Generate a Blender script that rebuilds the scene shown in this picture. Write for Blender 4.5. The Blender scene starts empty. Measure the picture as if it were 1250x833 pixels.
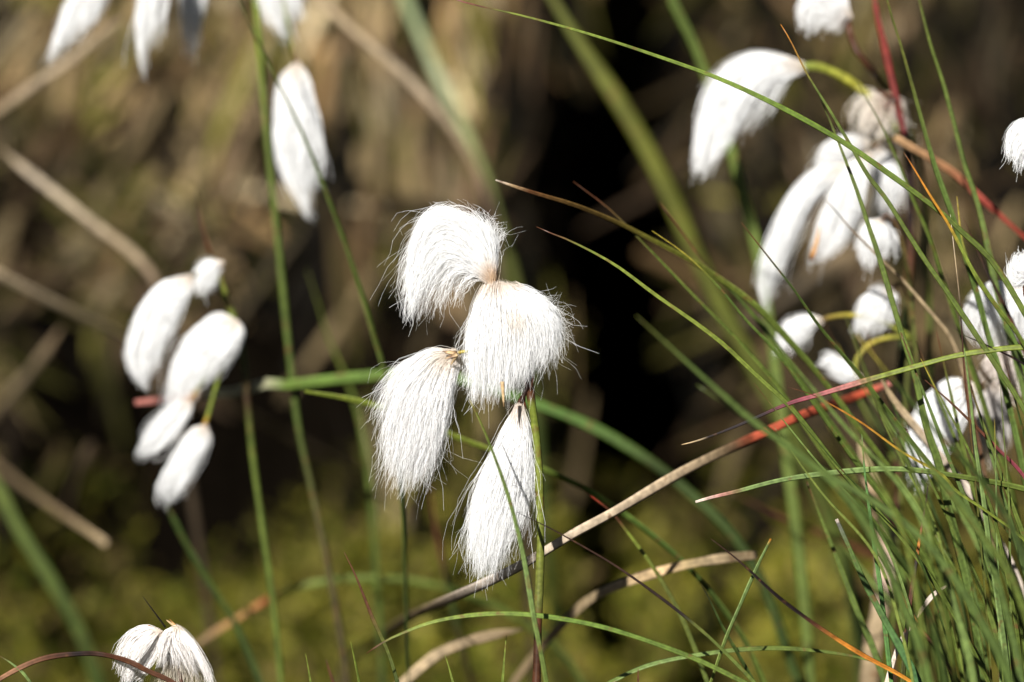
import bpy, math, random
import numpy as np
from mathutils import Vector, noise
random.seed(7); rng = np.random.default_rng(7)
scene = bpy.context.scene; COL = scene.collection
R = math.radians
# ------------------------------------------------------------------ camera frame (used only to turn measured sizes into metres)
PITCH = R(14); CAM = np.array([0, 0, .55]); FOC = 1.04
FW = np.array([0, math.cos(PITCH), -math.sin(PITCH)]); UP = np.array([0, math.sin(PITCH), math.cos(PITCH)]); RT = np.array([1., 0, 0])
PX = 36/150/1250
def at(x, y, dd=0.):
    x = np.asarray(x, float); y = np.asarray(y, float); d = FOC+np.asarray(dd, float)
    return CAM + d[..., None]*FW + ((x-625)*PX*d)[..., None]*RT + ((416.5-y)*PX*d)[..., None]*UP
def proj(P):
    q = np.asarray(P, float)-CAM; d = q@FW
    return 625+(q@RT)/d/PX, 416.5-(q@UP)/d/PX, d
def ss(a, b, x):
    t = min(1, max(0, (x-a)/(b-a))); return t*t*(3-2*t)
# ------------------------------------------------------------------ terrain
PROF = [(-1e9, 0), (1.05, 0), (1.3, .045), (1.48, .095), (1.56, .20), (1.66, .33), (1.9, .41), (2.6, .47), (1e9, .47)]
def height(x, y):
    n1 = noise.noise(Vector((x*3, y*3, 1.7))); n2 = noise.noise(Vector((x*11, y*11, 4.2))); n3 = noise.noise(Vector((x*34, y*34, 9.)))
    yy = y + .07*n1*ss(.9, 1.5, y)
    hol = math.exp(-((x-.058-.03*noise.noise(Vector((y*9, x*4, 2))))/(.028+.015*noise.noise(Vector((x*20, y*20, 7)))))**2)*ss(1.4, 1.52, y)          # a narrow hollow washed into the bank
    yy -= .30*hol
    yy -= .10*math.exp(-((x+.13)/.035)**2)*ss(1.36, 1.5, y)*(1-ss(1.5, 1.6, y))
    for (a, za), (b, zb) in zip(PROF, PROF[1:]):
        if yy <= b: z = za + (zb-za)*max(0, min(1, (yy-a)/(b-a))) if a > -1e8 and b < 1e8 else (za if b < 1e8 else zb); break
    far = ss(3, 30, abs(y)+abs(x)*.6)
    z += n2*.022*(1-far) + n3*.008*(1-far) + far*.25*n1
    if y > 4: z += far*.9*noise.noise(Vector((x*.05, y*.05, 3)))
    return z
# world-space patches of the bank: centre and spread (measured across the bank), growth density, brightness and shade painted into the gaps
def zone(px, py):
    """how much living moss, dead straw and painted gap shade there is at a spot of the bank"""
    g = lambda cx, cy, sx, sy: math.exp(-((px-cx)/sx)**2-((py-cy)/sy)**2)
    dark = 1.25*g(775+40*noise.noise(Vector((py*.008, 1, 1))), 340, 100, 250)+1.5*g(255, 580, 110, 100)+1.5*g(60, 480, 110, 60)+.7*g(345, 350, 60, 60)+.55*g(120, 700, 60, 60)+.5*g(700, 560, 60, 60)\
        +.9*g(1140, 170, 40, 60)+.6*g(390, 560, 60, 50)+.6*g(20, 600, 50, 50)+.7*g(520, 420, 60, 50)+.8*g(690,170,50,130)+.5*g(930,230,40,90)  # dark blobs: shade of deep gaps in the growth, put into the colour
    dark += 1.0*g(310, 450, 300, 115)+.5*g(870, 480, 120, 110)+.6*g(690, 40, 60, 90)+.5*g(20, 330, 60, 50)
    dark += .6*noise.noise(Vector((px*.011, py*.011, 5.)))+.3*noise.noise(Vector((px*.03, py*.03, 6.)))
    straw = ss(540, 400, py)
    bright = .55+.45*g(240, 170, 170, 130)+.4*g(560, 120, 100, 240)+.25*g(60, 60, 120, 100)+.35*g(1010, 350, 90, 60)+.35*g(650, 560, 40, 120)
    moss = .6+.55*g(860, 740, 260, 90)+.25*g(450, 740, 200, 80)
    return max(0, min(1, dark)), straw, bright, moss
# ------------------------------------------------------------------ materials
def mat(name, rough=.5, transl=.25, col=None, attr=True, nscale=400, nstr=.25, spec=.4, gain=1., speck=False):
    m = bpy.data.materials.new(name); m.use_nodes = True; nt = m.node_tree; N = nt.nodes; L = nt.links; N.clear()
    out = N.new('ShaderNodeOutputMaterial')
    b = N.new('ShaderNodeBsdfPrincipled'); b.inputs['Roughness'].default_value = rough; b.inputs['Specular IOR Level'].default_value = spec
    tc = N.new('ShaderNodeTexCoord'); no = N.new('ShaderNodeTexNoise'); no.inputs['Scale'].default_value = nscale; no.inputs['Detail'].default_value = 4
    L.new(tc.outputs['Object'], no.inputs['Vector'])
    mr = N.new('ShaderNodeMapRange'); mr.inputs[1].default_value = .3; mr.inputs[2].default_value = .7; mr.inputs[3].default_value = (1-nstr)*gain; mr.inputs[4].default_value = (1+nstr)*gain
    L.new(no.outputs['Fac'], mr.inputs[0])
    mx = N.new('ShaderNodeVectorMath'); mx.operation = 'MULTIPLY'
    if attr:
        a = N.new('ShaderNodeAttribute'); a.attribute_name = 'Col'; L.new(a.outputs['Color'], mx.inputs[0])
    else: mx.inputs[0].default_value = col
    L.new(mr.outputs[0], mx.inputs[1])
    if speck:      # small brown blemishes and scars
        n2 = N.new('ShaderNodeTexNoise'); n2.inputs['Scale'].default_value = 330; n2.inputs['Detail'].default_value = 3; L.new(tc.outputs['Object'], n2.inputs['Vector'])
        m2 = N.new('ShaderNodeMapRange'); m2.inputs[1].default_value = .60; m2.inputs[2].default_value = .72; m2.inputs[4].default_value = .7; L.new(n2.outputs['Fac'], m2.inputs[0])
        mm = N.new('ShaderNodeMix'); mm.data_type = 'RGBA'; mm.inputs[7].default_value = (.09, .04, .015, 1)
        L.new(m2.outputs[0], mm.inputs[0]); L.new(mx.outputs[0], mm.inputs[6]); mx = type('x', (), {'outputs': [mm.outputs[2]]})
    L.new(mx.outputs[0], b.inputs['Base Color'])
    if transl > 0:
        t = N.new('ShaderNodeBsdfTranslucent'); L.new(mx.outputs[0], t.inputs['Color'])
        ms = N.new('ShaderNodeMixShader'); ms.inputs[0].default_value = transl
        L.new(b.outputs[0], ms.inputs[1]); L.new(t.outputs[0], ms.inputs[2]); L.new(ms.outputs[0], out.inputs[0])
    else: L.new(b.outputs[0], out.inputs[0])
    return m
M_BLADE = mat('blade_skin', .42, .15, nscale=900, nstr=.3, spec=.18, gain=.66, speck=True)
M_STRAW = mat('dead_straw', .6, .15, nscale=500, nstr=.35, spec=.15, gain=.60, speck=True)
M_LITTER = mat('dead_litter', .8, .1, nscale=300, nstr=.35, spec=.06, gain=.46)
M_WOOL = mat('cotton_fibre', .5, .46, nscale=300, nstr=.0, spec=.3)
M_MOSS = mat('moss', .75, .2, nscale=250, nstr=.35, spec=.06, gain=1.25)
M_SOIL = mat('peat', .9, 0, nscale=120, nstr=.5, spec=.0, gain=.30)
# ------------------------------------------------------------------ mesh building
def make(name, V, F, C, material, parent=None, smooth=True, link=True):
    V = np.asarray(V, np.float64)
    me = bpy.data.meshes.new(name)
    ctr = V.mean(0) if parent is None else None
    org = np.zeros(3)
    if parent is None: org = V[np.argmin(V[:, 2])].copy()
    if name == 'ground': org = np.zeros(3)
    if parent is not None: org = np.array(parent['_o'])
    Vl = V-org
    F = np.asarray(F, np.int32); k = F.shape[1]
    me.vertices.add(len(V)); me.vertices.foreach_set('co', Vl.astype(np.float32).ravel())
    me.loops.add(F.size); me.loops.foreach_set('vertex_index', F.ravel())
    me.polygons.add(len(F)); me.polygons.foreach_set('loop_start', np.arange(0, F.size, k, dtype=np.int32)); me.polygons.foreach_set('loop_total', np.full(len(F), k, np.int32))
    me.polygons.foreach_set('use_smooth', np.full(len(F), smooth))
    me.update(calc_edges=True)
    ca = me.color_attributes.new('Col', 'FLOAT_COLOR', 'POINT')
    c4 = np.ones((len(V), 4), np.float32); c4[:, :3] = C; ca.data.foreach_set('color', c4.ravel())
    me.materials.append(material)
    o = bpy.data.objects.new(name, me); COL.objects.link(o)
    if parent is None: o.location = org.tolist()
    else: o.parent = parent; o['_o'] = org.tolist()
    return o
def tag(o, label=None, cat=None, group=None, kind=None):
    if label: o['label'] = label
    if cat: o['category'] = cat
    if group: o['group'] = group
    if kind: o['kind'] = kind
    return o
def spline(P, n):
    """Catmull-Rom through the points, n samples evenly spaced"""
    P = np.asarray(P, float)
    if len(P) == 2: P = np.array([P[0], P[0]*2/3+P[1]/3, P[0]/3+P[1]*2/3, P[1]])
    Q = np.vstack([2*P[0]-P[1], P, 2*P[-1]-P[-2]]); out = []
    for i in range(1, len(Q)-2):
        t = np.linspace(0, 1, 16, endpoint=False)[:, None]
        a, b, c, d = Q[i-1], Q[i], Q[i+1], Q[i+2]
        out.append(.5*((2*b)+(-a+c)*t+(2*a-5*b+4*c-d)*t*t+(-a+3*b-3*c+d)*t**3))
    out.append(P[-1:]); S = np.vstack(out)
    L = np.r_[0, np.cumsum(np.linalg.norm(np.diff(S, axis=0), axis=1))]
    u = np.linspace(0, L[-1], n)
    return np.stack([np.interp(u, L, S[:, k]) for k in range(S.shape[1])], 1)
def sweep(P, rad, section, roll=0., twist=0., flat=1.):
    """sweep a section (m x 2) along P; returns verts, quads"""
    P = np.asarray(P); n = len(P); m = len(section)
    T = np.gradient(P, axis=0); T /= np.linalg.norm(T, axis=1)[:, None]+1e-12
    view = -FW
    A = np.cross(T, view); A /= np.linalg.norm(A, axis=1)[:, None]+1e-9; B = np.cross(A, T)
    ang = roll+twist*np.linspace(0, 1, n)
    ca, sa = np.cos(ang)[:, None], np.sin(ang)[:, None]
    A2 = A*ca+B*sa; B2 = -A*sa+B*ca
    S = np.asarray(section)
    V = P[:, None, :]+rad[:, None, None]*(S[None, :, 0, None]*A2[:, None, :]+S[None, :, 1, None]*flat*B2[:, None, :])
    i = np.arange(n-1)[:, None]*m; j = np.arange(m)[None, :]; k = (j+1) % m
    F = np.stack([i+j, i+k, i+m+k, i+m+j], -1).reshape(-1, 4)
    return V.reshape(-1, 3), F
ROUND = [(math.cos(a), math.sin(a)) for a in np.linspace(0, 2*math.pi, 10, endpoint=False)]
KEEL = [(-1, .1), (-.5, .22), (0, .05), (.5, .22), (1, .1), (.45, -.32), (0, -.55), (-.45, -.32)]     # channelled, keeled sedge leaf
FLAT = [(-1, 0), (-.5, .09), (0, .14), (.5, .09), (1, 0), (.5, -.06), (0, .0), (-.5, -.06)]
SEC = dict(round=ROUND, keel=KEEL, flat=FLAT)
def ramp(stops, t):
    s = sorted(stops, key=lambda q: q[0]); xs = [q[0] for q in s]
    return np.stack([np.interp(t, xs, [q[1][k] for q in s]) for k in range(3)], -1)
# palette (linear albedo)
G = (.095, .128, .022); DG = (.038, .060, .012); BGn = (.085, .128, .028); LG = (.16, .23, .07); YG = (.17, .21, .03); OL = (.09, .10, .02)
Y = (.38, .30, .04); O = (.50, .19, .025); RD = (.40, .04, .022); BR = (.095, .036, .016); BK = (.014, .008, .008); DB = (.04, .018, .01)
BE = (.44, .33, .19); BD = (.25, .18, .10); W = (.68, .58, .48); PK = (.42, .16, .13); PU = (.25, .05, .07); CR = (.6, .42, .22)
def stalk(name, pts, w, stops, parent=None, dd=0., sec='keel', taper=.55, tipw=.10, ground=False, n=44, roll=None, twist=None, flat=1., material=None, lean=None, tipround=False, bank=False):
    """pts run tip -> base in measured units; stops run 0 tip -> 1 base"""
    full = [(p[0], p[1], p[2] if len(p) > 2 else dd) for p in pts]
    if bank:
        bp, bd = hit(full[-1][0], full[-1][1])
        if bp is not None:
            f0 = full[0][2]; k = len(full)-1; full = [(q[0], q[1], f0+(max(bd-FOC, f0)-f0)*(i/k)**2.2) for i, q in enumerate(full)]
            hb = [hit(q[0], q[1])[1] or 9 for q in full]; full = [(q[0], q[1], min(q[2], hb[i]-FOC-(.035 if i < k else -.01))) for i, q in enumerate(full)]
    S = spline(full, n)
    P = at(S[:, 0], S[:, 1], S[:, 2]); s = np.linspace(0, 1, n)
    wpx = w*(tipw+(1-tipw)*np.minimum(1, s/taper)**.75) if taper > 0 else np.full(n, float(w))
    rad = wpx*.5*PX*(FOC+S[:, 2]*0.+0)      # width measured at the focal distance
    rad = wpx*.5*PX*(FOC+S[:, 2])
    col = ramp(stops, s)
    if ground:
        E = P[-1]; T = P[-1]-P[-3]; T /= np.linalg.norm(T)
        gx = E[0]+T[0]*.10+(lean or 0); gy = E[1]+random.uniform(-.02, .03)
        h = height(gx, gy)-.004; drop = max(.02, E[2]-h)
        Gp = np.array([gx, gy, h]); c1 = E+T*drop*.45; c2 = Gp+np.array([0, 0, drop*.35])
        t = np.linspace(0, 1, 22)[1:, None]
        X = (1-t)**3*E+3*(1-t)**2*t*c1+3*(1-t)*t*t*c2+t**3*Gp
        P = np.vstack([P, X]); rad = np.r_[rad, np.full(len(X), rad[-1])]
        e = np.array(col[-1]); tt = np.linspace(0, 1, len(X))[:, None]
        col = np.vstack([col, e*(1-tt)+(e*.6+np.array(BD)*.12)*tt])
    # small irregularities of a real leaf: width varies a little along it
    nn = len(P); ph = random.random()*9
    pv = np.array([noise.noise(Vector((ph*7, q*ph, q*.35))) for q in range(nn)])[:, None]; col = col*(1+.35*pv)
    rad = rad*(1+.06*np.sin(np.linspace(0, 23, nn)+ph)+.04*np.sin(np.linspace(0, 61, nn)+ph*2))
    if tipround: rad[0] *= .35; rad[1] *= .8
    V, F = sweep(P, rad, SEC[sec], random.uniform(-.6, .6) if roll is None else roll, random.uniform(-1.0, 1.0) if twist is None else twist, flat)
    m = len(SEC[sec]); c = np.repeat(col, m, 0)
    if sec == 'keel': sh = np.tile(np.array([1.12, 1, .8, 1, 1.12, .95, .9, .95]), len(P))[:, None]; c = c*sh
    # caps: tiny fans are hidden by the taper, so close with a collapsed ring
    capT = P[0]; capB = P[-1]
    V = np.vstack([V, capT, capB]); nV = len(P)*m
    fr = [(nV, (j+1) % m, j, j) for j in range(m)]
    tri = np.array([[nV, (j+1) % m, j, nV] for j in range(m)])
    c = np.vstack([c, col[0], col[-1]])
    q = []
    for j in range(0, m, 2): q.append([nV, (j+2) % m, j+1, j]); q.append([nV+1, nV-m+j, nV-m+j+1, nV-m+(j+2) % m])
    F = np.vstack([F, np.array(q)])
    return make(name, V, F, c, material or M_BLADE, parent, smooth=True)
# ------------------------------------------------------------------ cotton: thousands of fine fibres between guide lines
def tuft(parent, base, guides, dd=0., thick=30, n=1500, w=.42, wob=3.4, stray=.09, weights=None, tint=(.83, .83, .825), dirt=.0, segs=11, clump=.28, cross=.45, root=4, Lmin=.6, name='cotton_tuft', tight=.93, matted=False, depth_lean=0., stain=None):
    K = len(guides); S = segs
    if n > 2000: n = int(n*1.6); w *= .88; cross = .85; clump = .95; tipped = True; stray = .2; wob *= 1.15
    else: tipped = False
    GD = np.stack([spline(np.array(([base] if base else [])+[g for g in gl], float), 40) for gl in guides])      # K,40,2
    mg = GD.mean(0, keepdims=True); rampg = np.minimum(1, np.linspace(0, 1, 40)*3)[None, :, None]; GD = GD+(mg-GD)*(1-tight)*rampg
    wts = np.array(weights or [1]*(K-1), float); wts /= wts.sum()
    seg = rng.choice(K-1, n, p=wts); u = seg+rng.random(n)
    L = 1.08-(1.08-Lmin)*rng.random(n)**.85
    # tufts cling together in locks
    M = 11 if matted else max(6, n//(38 if tipped else 22)); cu = rng.random(M)*(K-1); cl_s = rng.uniform(-1, 1, M)
    order = np.argsort(cu); cu = cu[order]
    idx = np.clip(np.searchsorted(cu, u)+rng.integers(-1, 2, n), 0, M-1)
    t = np.linspace(0, 1, S+1)
    def sample(uu, tt):
        if uu.ndim == 1: uu = np.repeat(uu[:, None], S+1, 1)
        a = np.clip(np.floor(uu).astype(int), 0, K-2); f = (uu-a)[..., None]
        x = np.clip(tt, 0, 1.15)*39; i = np.clip(np.floor(x).astype(int), 0, 38); fx = (x-i)[..., None]
        A = GD[a, i]*(1-fx)+GD[a, i+1]*fx; B = GD[a+1, i]*(1-fx)+GD[a+1, i+1]*fx
        return A*(1-f)+B*f
    tt = L[:, None]*t[None, :]
    # a fibre drifts from its own line towards its lock's line
    P1 = sample(np.clip(u[:, None]+(rng.normal(0, cross, n)[:, None]*tt), -.05, K-1+.05), tt); P2 = sample(cu[idx], tt)
    cw = (clump*rng.random(n))[:, None]*np.minimum(1, tt*1.6)**1.5
    if tipped: cw = (clump*rng.random(n)**.6)[:, None]*np.clip(tt, 0, 1)**2.6
    if matted: cw = np.minimum(1, clump*(.85+.3*rng.random(n)))[:, None]*np.minimum(1, tt*1.25)**1.3
    XY = P1*(1-cw[..., None])+P2*cw[..., None]
    s = rng.uniform(-1, 1, n); s = s*.8+.2*cl_s[idx]*rng.random(n)
    if matted:
        L = (rng.uniform(.5, 1.12, M))[idx]*rng.uniform(.82, 1.04, n); s = .35*s+.9*cl_s[idx]
    edge = 1-.75*np.abs(2*u/(K-1)-1)**2.2
    bulge = np.minimum(1, tt*2.6)**.8*(1-.35*tt)
    Z = s[:, None]*thick*edge[:, None]*bulge+depth_lean*tt
    ph = rng.random((n, 3, 2))*6.28; fr = rng.uniform(3, 9, (n, 3, 2)); am = rng.normal(0, 1, (n, 3, 2))
    wv = (am[..., None]*np.sin(fr[..., None]*tt[:, None, None, :]+ph[..., None])).sum(2)-(am*np.sin(ph)).sum(2)[..., None]
    isst = rng.random(n) < stray
    A = wob*(.45+.75*rng.random(n))*np.where(isst, 3.0, 1.)
    off = 1.3*wv*A[:, None, None]*(tt**1.8)[:, None, :]*.5
    fine = np.sin(tt*rng.uniform(18, 34, (n, 1))+rng.random((n, 1))*6)*.5*wob*.5*(tt**.9)
    rt = rng.normal(0, root*.45, (n, 3))[:, None, :]
    x = XY[..., 0]+off[:, 0]+rt[..., 0]+fine; y = XY[..., 1]+off[:, 1]+rt[..., 1]+fine*.6; z = Z+off[:, 2]+rt[..., 2]
    dpx = PX*(FOC+dd)
    P = at(x, y, dd+z*dpx)                                  # n,S+1,3
    T = np.gradient(P, axis=1); T /= np.linalg.norm(T, axis=2, keepdims=True)+1e-12
    rv = rng.normal(size=(n, 1, 3)); A1 = np.cross(T, rv); A1 /= np.linalg.norm(A1, axis=2, keepdims=True)+1e-12; B1 = np.cross(T, A1)
    r = w*.5*dpx*((.7+.5*rng.random(n))*np.where((L > .9) & (rng.random(n) < .35), 1.6, .92))[:, None]*(1-.65*t**2)[None, :]
    ang = np.array([0, 2.094, 4.189])
    V = P[:, :, None, :]+r[..., None, None]*(np.cos(ang)[None, None, :, None]*A1[:, :, None, :]+np.sin(ang)[None, None, :, None]*B1[:, :, None, :])
    b = (np.arange(n)*(S+1)*3)[:, None, None]+(np.arange(S)*3)[None, :, None]; j = np.arange(3)[None, None, :]; k = (j+1) % 3
    F = np.stack([b+j, b+k, b+3+k, b+3+j], -1).reshape(-1, 4)
    c = np.minimum(.985, np.array(tint)*1.175)[None, None, :]*(.95+.05*rng.random((n, 1, 1)))*np.ones((n, S+1, 1))
    # cream near the seeds; a few stained fibres
    cream = np.exp(-(tt/.10)**2)[..., None]*.5; c = c*(1-cream)+np.array((.62, .46, .28))*cream
    if dirt:
        dm = (rng.random(n) < dirt)[:, None, None]*(tt**1.2)[..., None]*.85; c = c*(1-dm)+np.array((.16, .09, .05))*dm
    if stain:
        sx, sy, sr, sc, sa = stain
        q = np.exp(-((x-sx)**2+(y-sy)**2)/sr**2)[..., None]*sa; c = c*(1-q)+np.array(sc)*q
    C = np.repeat(c.reshape(-1, 3), 3, 0)
    return make(name, V.reshape(-1, 3), F, C, M_WOOL, parent)
def bract(parent, tip, base, w, c0=BR, c1=CR, dd=0., mid=None, name='bract'):
    m = mid or ((tip[0]+base[0])/2+random.uniform(-1, 1), (tip[1]+base[1])/2)
    return stalk(name, [tip, m, base], w, [(0, c0), (.5, c1), (1, c0)], parent, dd, 'flat', taper=.8, n=12, twist=.2, flat=2.2)
def plant(label, x, y, dd):
    P = at(x, y, dd); h = height(P[0], P[1]); o = bpy.data.objects.new('cottongrass_plant', None); COL.objects.link(o)
    o.location = (P[0], P[1], h); o['_o'] = [float(P[0]), float(P[1]), h]; o.empty_display_size = .02
    return tag(o, label, 'cotton grass', 'cotton grass plants')

# ================================================================== the setting
def build_ground():
    nx, ny = 420, 470
    a = np.linspace(-1, 1, nx); X = np.sinh(a*9.2)/np.sinh(9.2)*260; X = a*.75+X*np.abs(a)**4
    b = np.linspace(0, 1, ny); Yc = 2.2
    ys = np.r_[np.linspace(-220, -6, 16)[:-1], -6+6.6*np.linspace(0, 1, 25)[:-1]**.6, np.linspace(.6, 2.3, 330), 2.3+np.linspace(0, 1, 90)[1:]**3.2*300]
    V = []; C = []
    for yv in ys:
        for xv in X:
            z = height(xv, yv); V.append((xv, yv, z))
            p = proj((xv, yv, z)) if yv > .4 else (9999, 9999, 1)
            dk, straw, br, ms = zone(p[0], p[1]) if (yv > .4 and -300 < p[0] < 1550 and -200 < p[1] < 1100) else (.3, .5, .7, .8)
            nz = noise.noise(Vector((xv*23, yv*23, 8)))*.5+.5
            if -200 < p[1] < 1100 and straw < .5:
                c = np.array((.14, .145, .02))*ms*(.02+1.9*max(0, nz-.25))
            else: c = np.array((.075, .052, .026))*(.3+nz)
            gap_shade = np.array((.006, .0045, .003)); k = ss(.05, .45, dk); c = c*(1-k)+gap_shade*k  # peat taken down to near black where gap shade is painted
            if yv > 2.6 or abs(xv) > 1.2: c = np.array((.12, .10, .035))*(.5+nz)
            C.append(c)
    m = len(X); i = np.arange(len(ys)-1)[:, None]*m; j = np.arange(m-1)[None, :]
    F = np.stack([i+j, i+j+1, i+m+j+1, i+m+j], -1).reshape(-1, 4)
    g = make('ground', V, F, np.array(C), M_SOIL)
    return tag(g, kind='structure')
build_ground()
def hit(px, py):
    """where a line of sight meets the bank"""
    A = CAM; D = (at(px, py, 0.)-CAM)/FOC; d = 1.3
    while d < 3.:
        P = A+D*d; g = P[2]-height(P[0], P[1])
        if g < 0:
            lo, hi = d-step, d
            for _ in range(3):
                m = (lo+hi)/2; P = A+D*m
                if P[2] < height(P[0], P[1]): hi = m
                else: lo = m
            return A+D*hi, hi
        step = max(.015, min(.08, g*.8)); d += step
    return None, None
def leaves_stuff(items, name, material, n=9):
    """items: list of (points nx3, half width, colour, colour2) -> one mesh of flat leaves"""
    V = []; F = []; C = []; o = 0
    for P, hw, c0, c1 in items:
        k = len(P); T = np.gradient(P, axis=0); T /= np.linalg.norm(T, axis=1)[:, None]+1e-9
        rv = Vector((random.gauss(0, .5), -1, random.gauss(0, .5))); A = np.cross(T, np.array(rv)); A /= np.linalg.norm(A, axis=1)[:, None]+1e-9
        B = np.cross(A, T)
        s = np.linspace(0, 1, k); wd = hw*(np.sin(np.pi*np.clip(s*.85+.12, 0, 1))**.6)
        V += [P-A*wd[:, None], P+B*wd[:, None]*.3, P+A*wd[:, None]]
        a = np.array(c0)[None]*(1-s[:, None])+np.array(c1)[None]*s[:, None]; C += [a, a, a]
        for r in (0, 1):
            i = np.arange(k-1); F.append(np.stack([o+r*k+i, o+(r+1)*k+i, o+(r+1)*k+i+1, o+r*k+i+1], 1))
        o += 3*k
    return make(name, np.vstack(V), np.vstack(F), np.vstack(C), material)
# dead straw hanging from and littering the bank
items = []
def straw_leaf(P, ln, ang, hw, c, br):
    k = 8; s = np.linspace(0, 1, k)[:, None]
    d = np.array([math.sin(ang), random.uniform(-.35, -.1), -math.cos(ang)]); d /= np.linalg.norm(d)
    bend = np.array([random.gauss(0, .25), random.uniform(-.2, .1), random.gauss(0, .15)])
    pts = np.array(P)+np.array([0, -.008, 0])+d*ln*(s-.4)+bend*ln*(s-.4)**2
    items.append((pts, hw, np.array(c)*br, np.array(c)*br*random.uniform(.6, 1.1)))
STRAWC = [(.38, .27, .12), (.32, .20, .09), (.46, .34, .17), (.22, .14, .07), (.26, .23, .05), (.17, .16, .03), (.36, .24, .14), (.5, .4, .24)]
cnt = 0
for _ in range(11000):
    px = random.uniform(-260, 1510); py = random.uniform(-140, 660)
    dk, straw, br, ms = zone(px, py)
    if py > 560 and random.random() < .7: continue
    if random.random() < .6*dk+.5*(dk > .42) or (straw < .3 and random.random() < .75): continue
    P, d = hit(px, py)
    if P is None: continue
    if px < 420: ang = random.gauss(random.choice([-.6, -.45, -.5, .0, .95]), .25)
    elif px < 720: ang = random.gauss(0, .16)
    else: ang = random.gauss(random.choice([-.5, .4, 0]), .4); br *= .62
    big = random.random() < .25
    straw_leaf(P, random.uniform(.035, .095)*(1.3 if big else 1), ang, random.uniform(.0008, .0018)*(1.9 if big else 1), random.choice(STRAWC), br*random.uniform(.35, 1.25)*(1-.93*min(1, dk))*(.06+2.0*max(0, noise.noise(Vector((px*.020, py*.005, 3)))*2.0+.38)))  # straw also darkened by the painted gap shade
for _ in range(5000):      # the rest of the bank and the ground on top of it and on either side
    x = random.uniform(-1.6, 1.6); y = random.choice([random.uniform(1.4, 2.8), random.uniform(.3, 1.5)])
    p = proj((x, y, height(x, y)))
    if -260 < p[0] < 1510 and y < 1.75: continue
    straw_leaf((x, y, height(x, y)+.01), random.uniform(.03, .08), random.uniform(-1.4, 1.4), random.uniform(.001, .0022), random.choice(STRAWC), random.uniform(.4, 1))
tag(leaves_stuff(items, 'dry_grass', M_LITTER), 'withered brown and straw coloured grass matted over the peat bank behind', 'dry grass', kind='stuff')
# moss: short pointed shoots in cushions
items = []
def moss_shoot(P, ln, hw, c):
    k = 4; s = np.linspace(0, 1, k)[:, None]
    d = np.array([random.gauss(0, .6), random.gauss(-.2, .5), 1.]); d /= np.linalg.norm(d)
    items.append((np.array(P)+d*ln*s+np.array([0, -.2, -.2])*ln*s*s, hw, np.array(c)*.5, np.array(c)))
for _ in range(26000):
    px = random.uniform(-200, 1450); py = random.uniform(380, 960) if random.random() < .92 else random.uniform(-50, 400)
    dk, straw, br, ms = zone(px, py)
    nz = noise.noise(Vector((px*.022, py*.03, 2)))*.5+.56
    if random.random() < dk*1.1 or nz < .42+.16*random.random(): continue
    P, d = hit(px, py)
    if P is None: continue
    c = random.choice([(.16, .145, .018), (.20, .18, .022), (.11, .13, .016), (.20, .18, .04), (.17, .12, .045)])
    moss_shoot(P, random.uniform(.004, .012), random.uniform(.0006, .0015), np.array(c)*ms*(.45+1.0*nz)*random.uniform(.7, 1.25)*(1-.7*dk))  # shoots dimmed in the painted gaps too
for _ in range(9000):
    x = random.uniform(-1.3, 1.3); y = random.uniform(.2, 1.5)
    if noise.noise(Vector((x*9, y*9, 2))) < -.1: continue
    moss_shoot((x, y, height(x, y)), random.uniform(.004, .012), random.uniform(.0008, .0018), np.array((.10, .10, .012))*random.uniform(.4, 1.2))
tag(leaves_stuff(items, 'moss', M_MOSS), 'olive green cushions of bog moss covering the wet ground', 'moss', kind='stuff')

# ================================================================== cotton grass: the sharp plant in the middle
p = plant('sharp cotton grass in the middle with four large silky white tufts on one stem', 652, 900, 0)
stalk('stem', [(642, 442, .012), (645, 462, .006), (648, 485), (653, 520), (657, 570), (660, 640), (659, 700), (657, 750), (656, 800), (654, 850)], 10.5,
      [(0, DB), (.09, BR), (.115, (.06, .03, .01)), (.13, YG), (.3, (.17, .20, .03)), (.6, (.15, .17, .03)), (.73, (.12, .13, .03)), (.765, BR), (.85, DB), (1, BR)], p, 0, 'round', taper=.04, tipw=.6, ground=True, n=90)
t1 = tuft(p, (601, 346), [[(606, 322), (606, 302), (619, 284), (632, 285)], [(604, 318), (604, 292), (600, 268), (607, 258)], [(603, 305), (592, 276), (568, 256), (556, 249)], [(592, 300), (562, 262), (538, 251), (514, 262), (501, 288), (495, 325)],
    [(580, 305), (545, 272), (520, 280), (502, 320), (494, 352)], [(570, 318), (538, 302), (514, 328), (499, 360), (496, 388)], [(570, 328), (545, 320), (525, 342), (512, 366), (502, 384)],
    [(575, 334), (556, 337), (544, 358), (540, 384)], [(585, 341), (570, 350), (562, 372)]], 0, 26, 4000, .43, 5.0, .10, [.45, .7, 2.2, 2.6, 2.2, 1.9, .55, .28], Lmin=.36, stain=(602, 338, 12, (.70, .48, .26), .85))
bract(t1, (604, 333), (600, 352), 7, CR, (.75, .55, .3)); bract(t1, (597, 336), (601, 351), 4, BE, CR)
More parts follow.
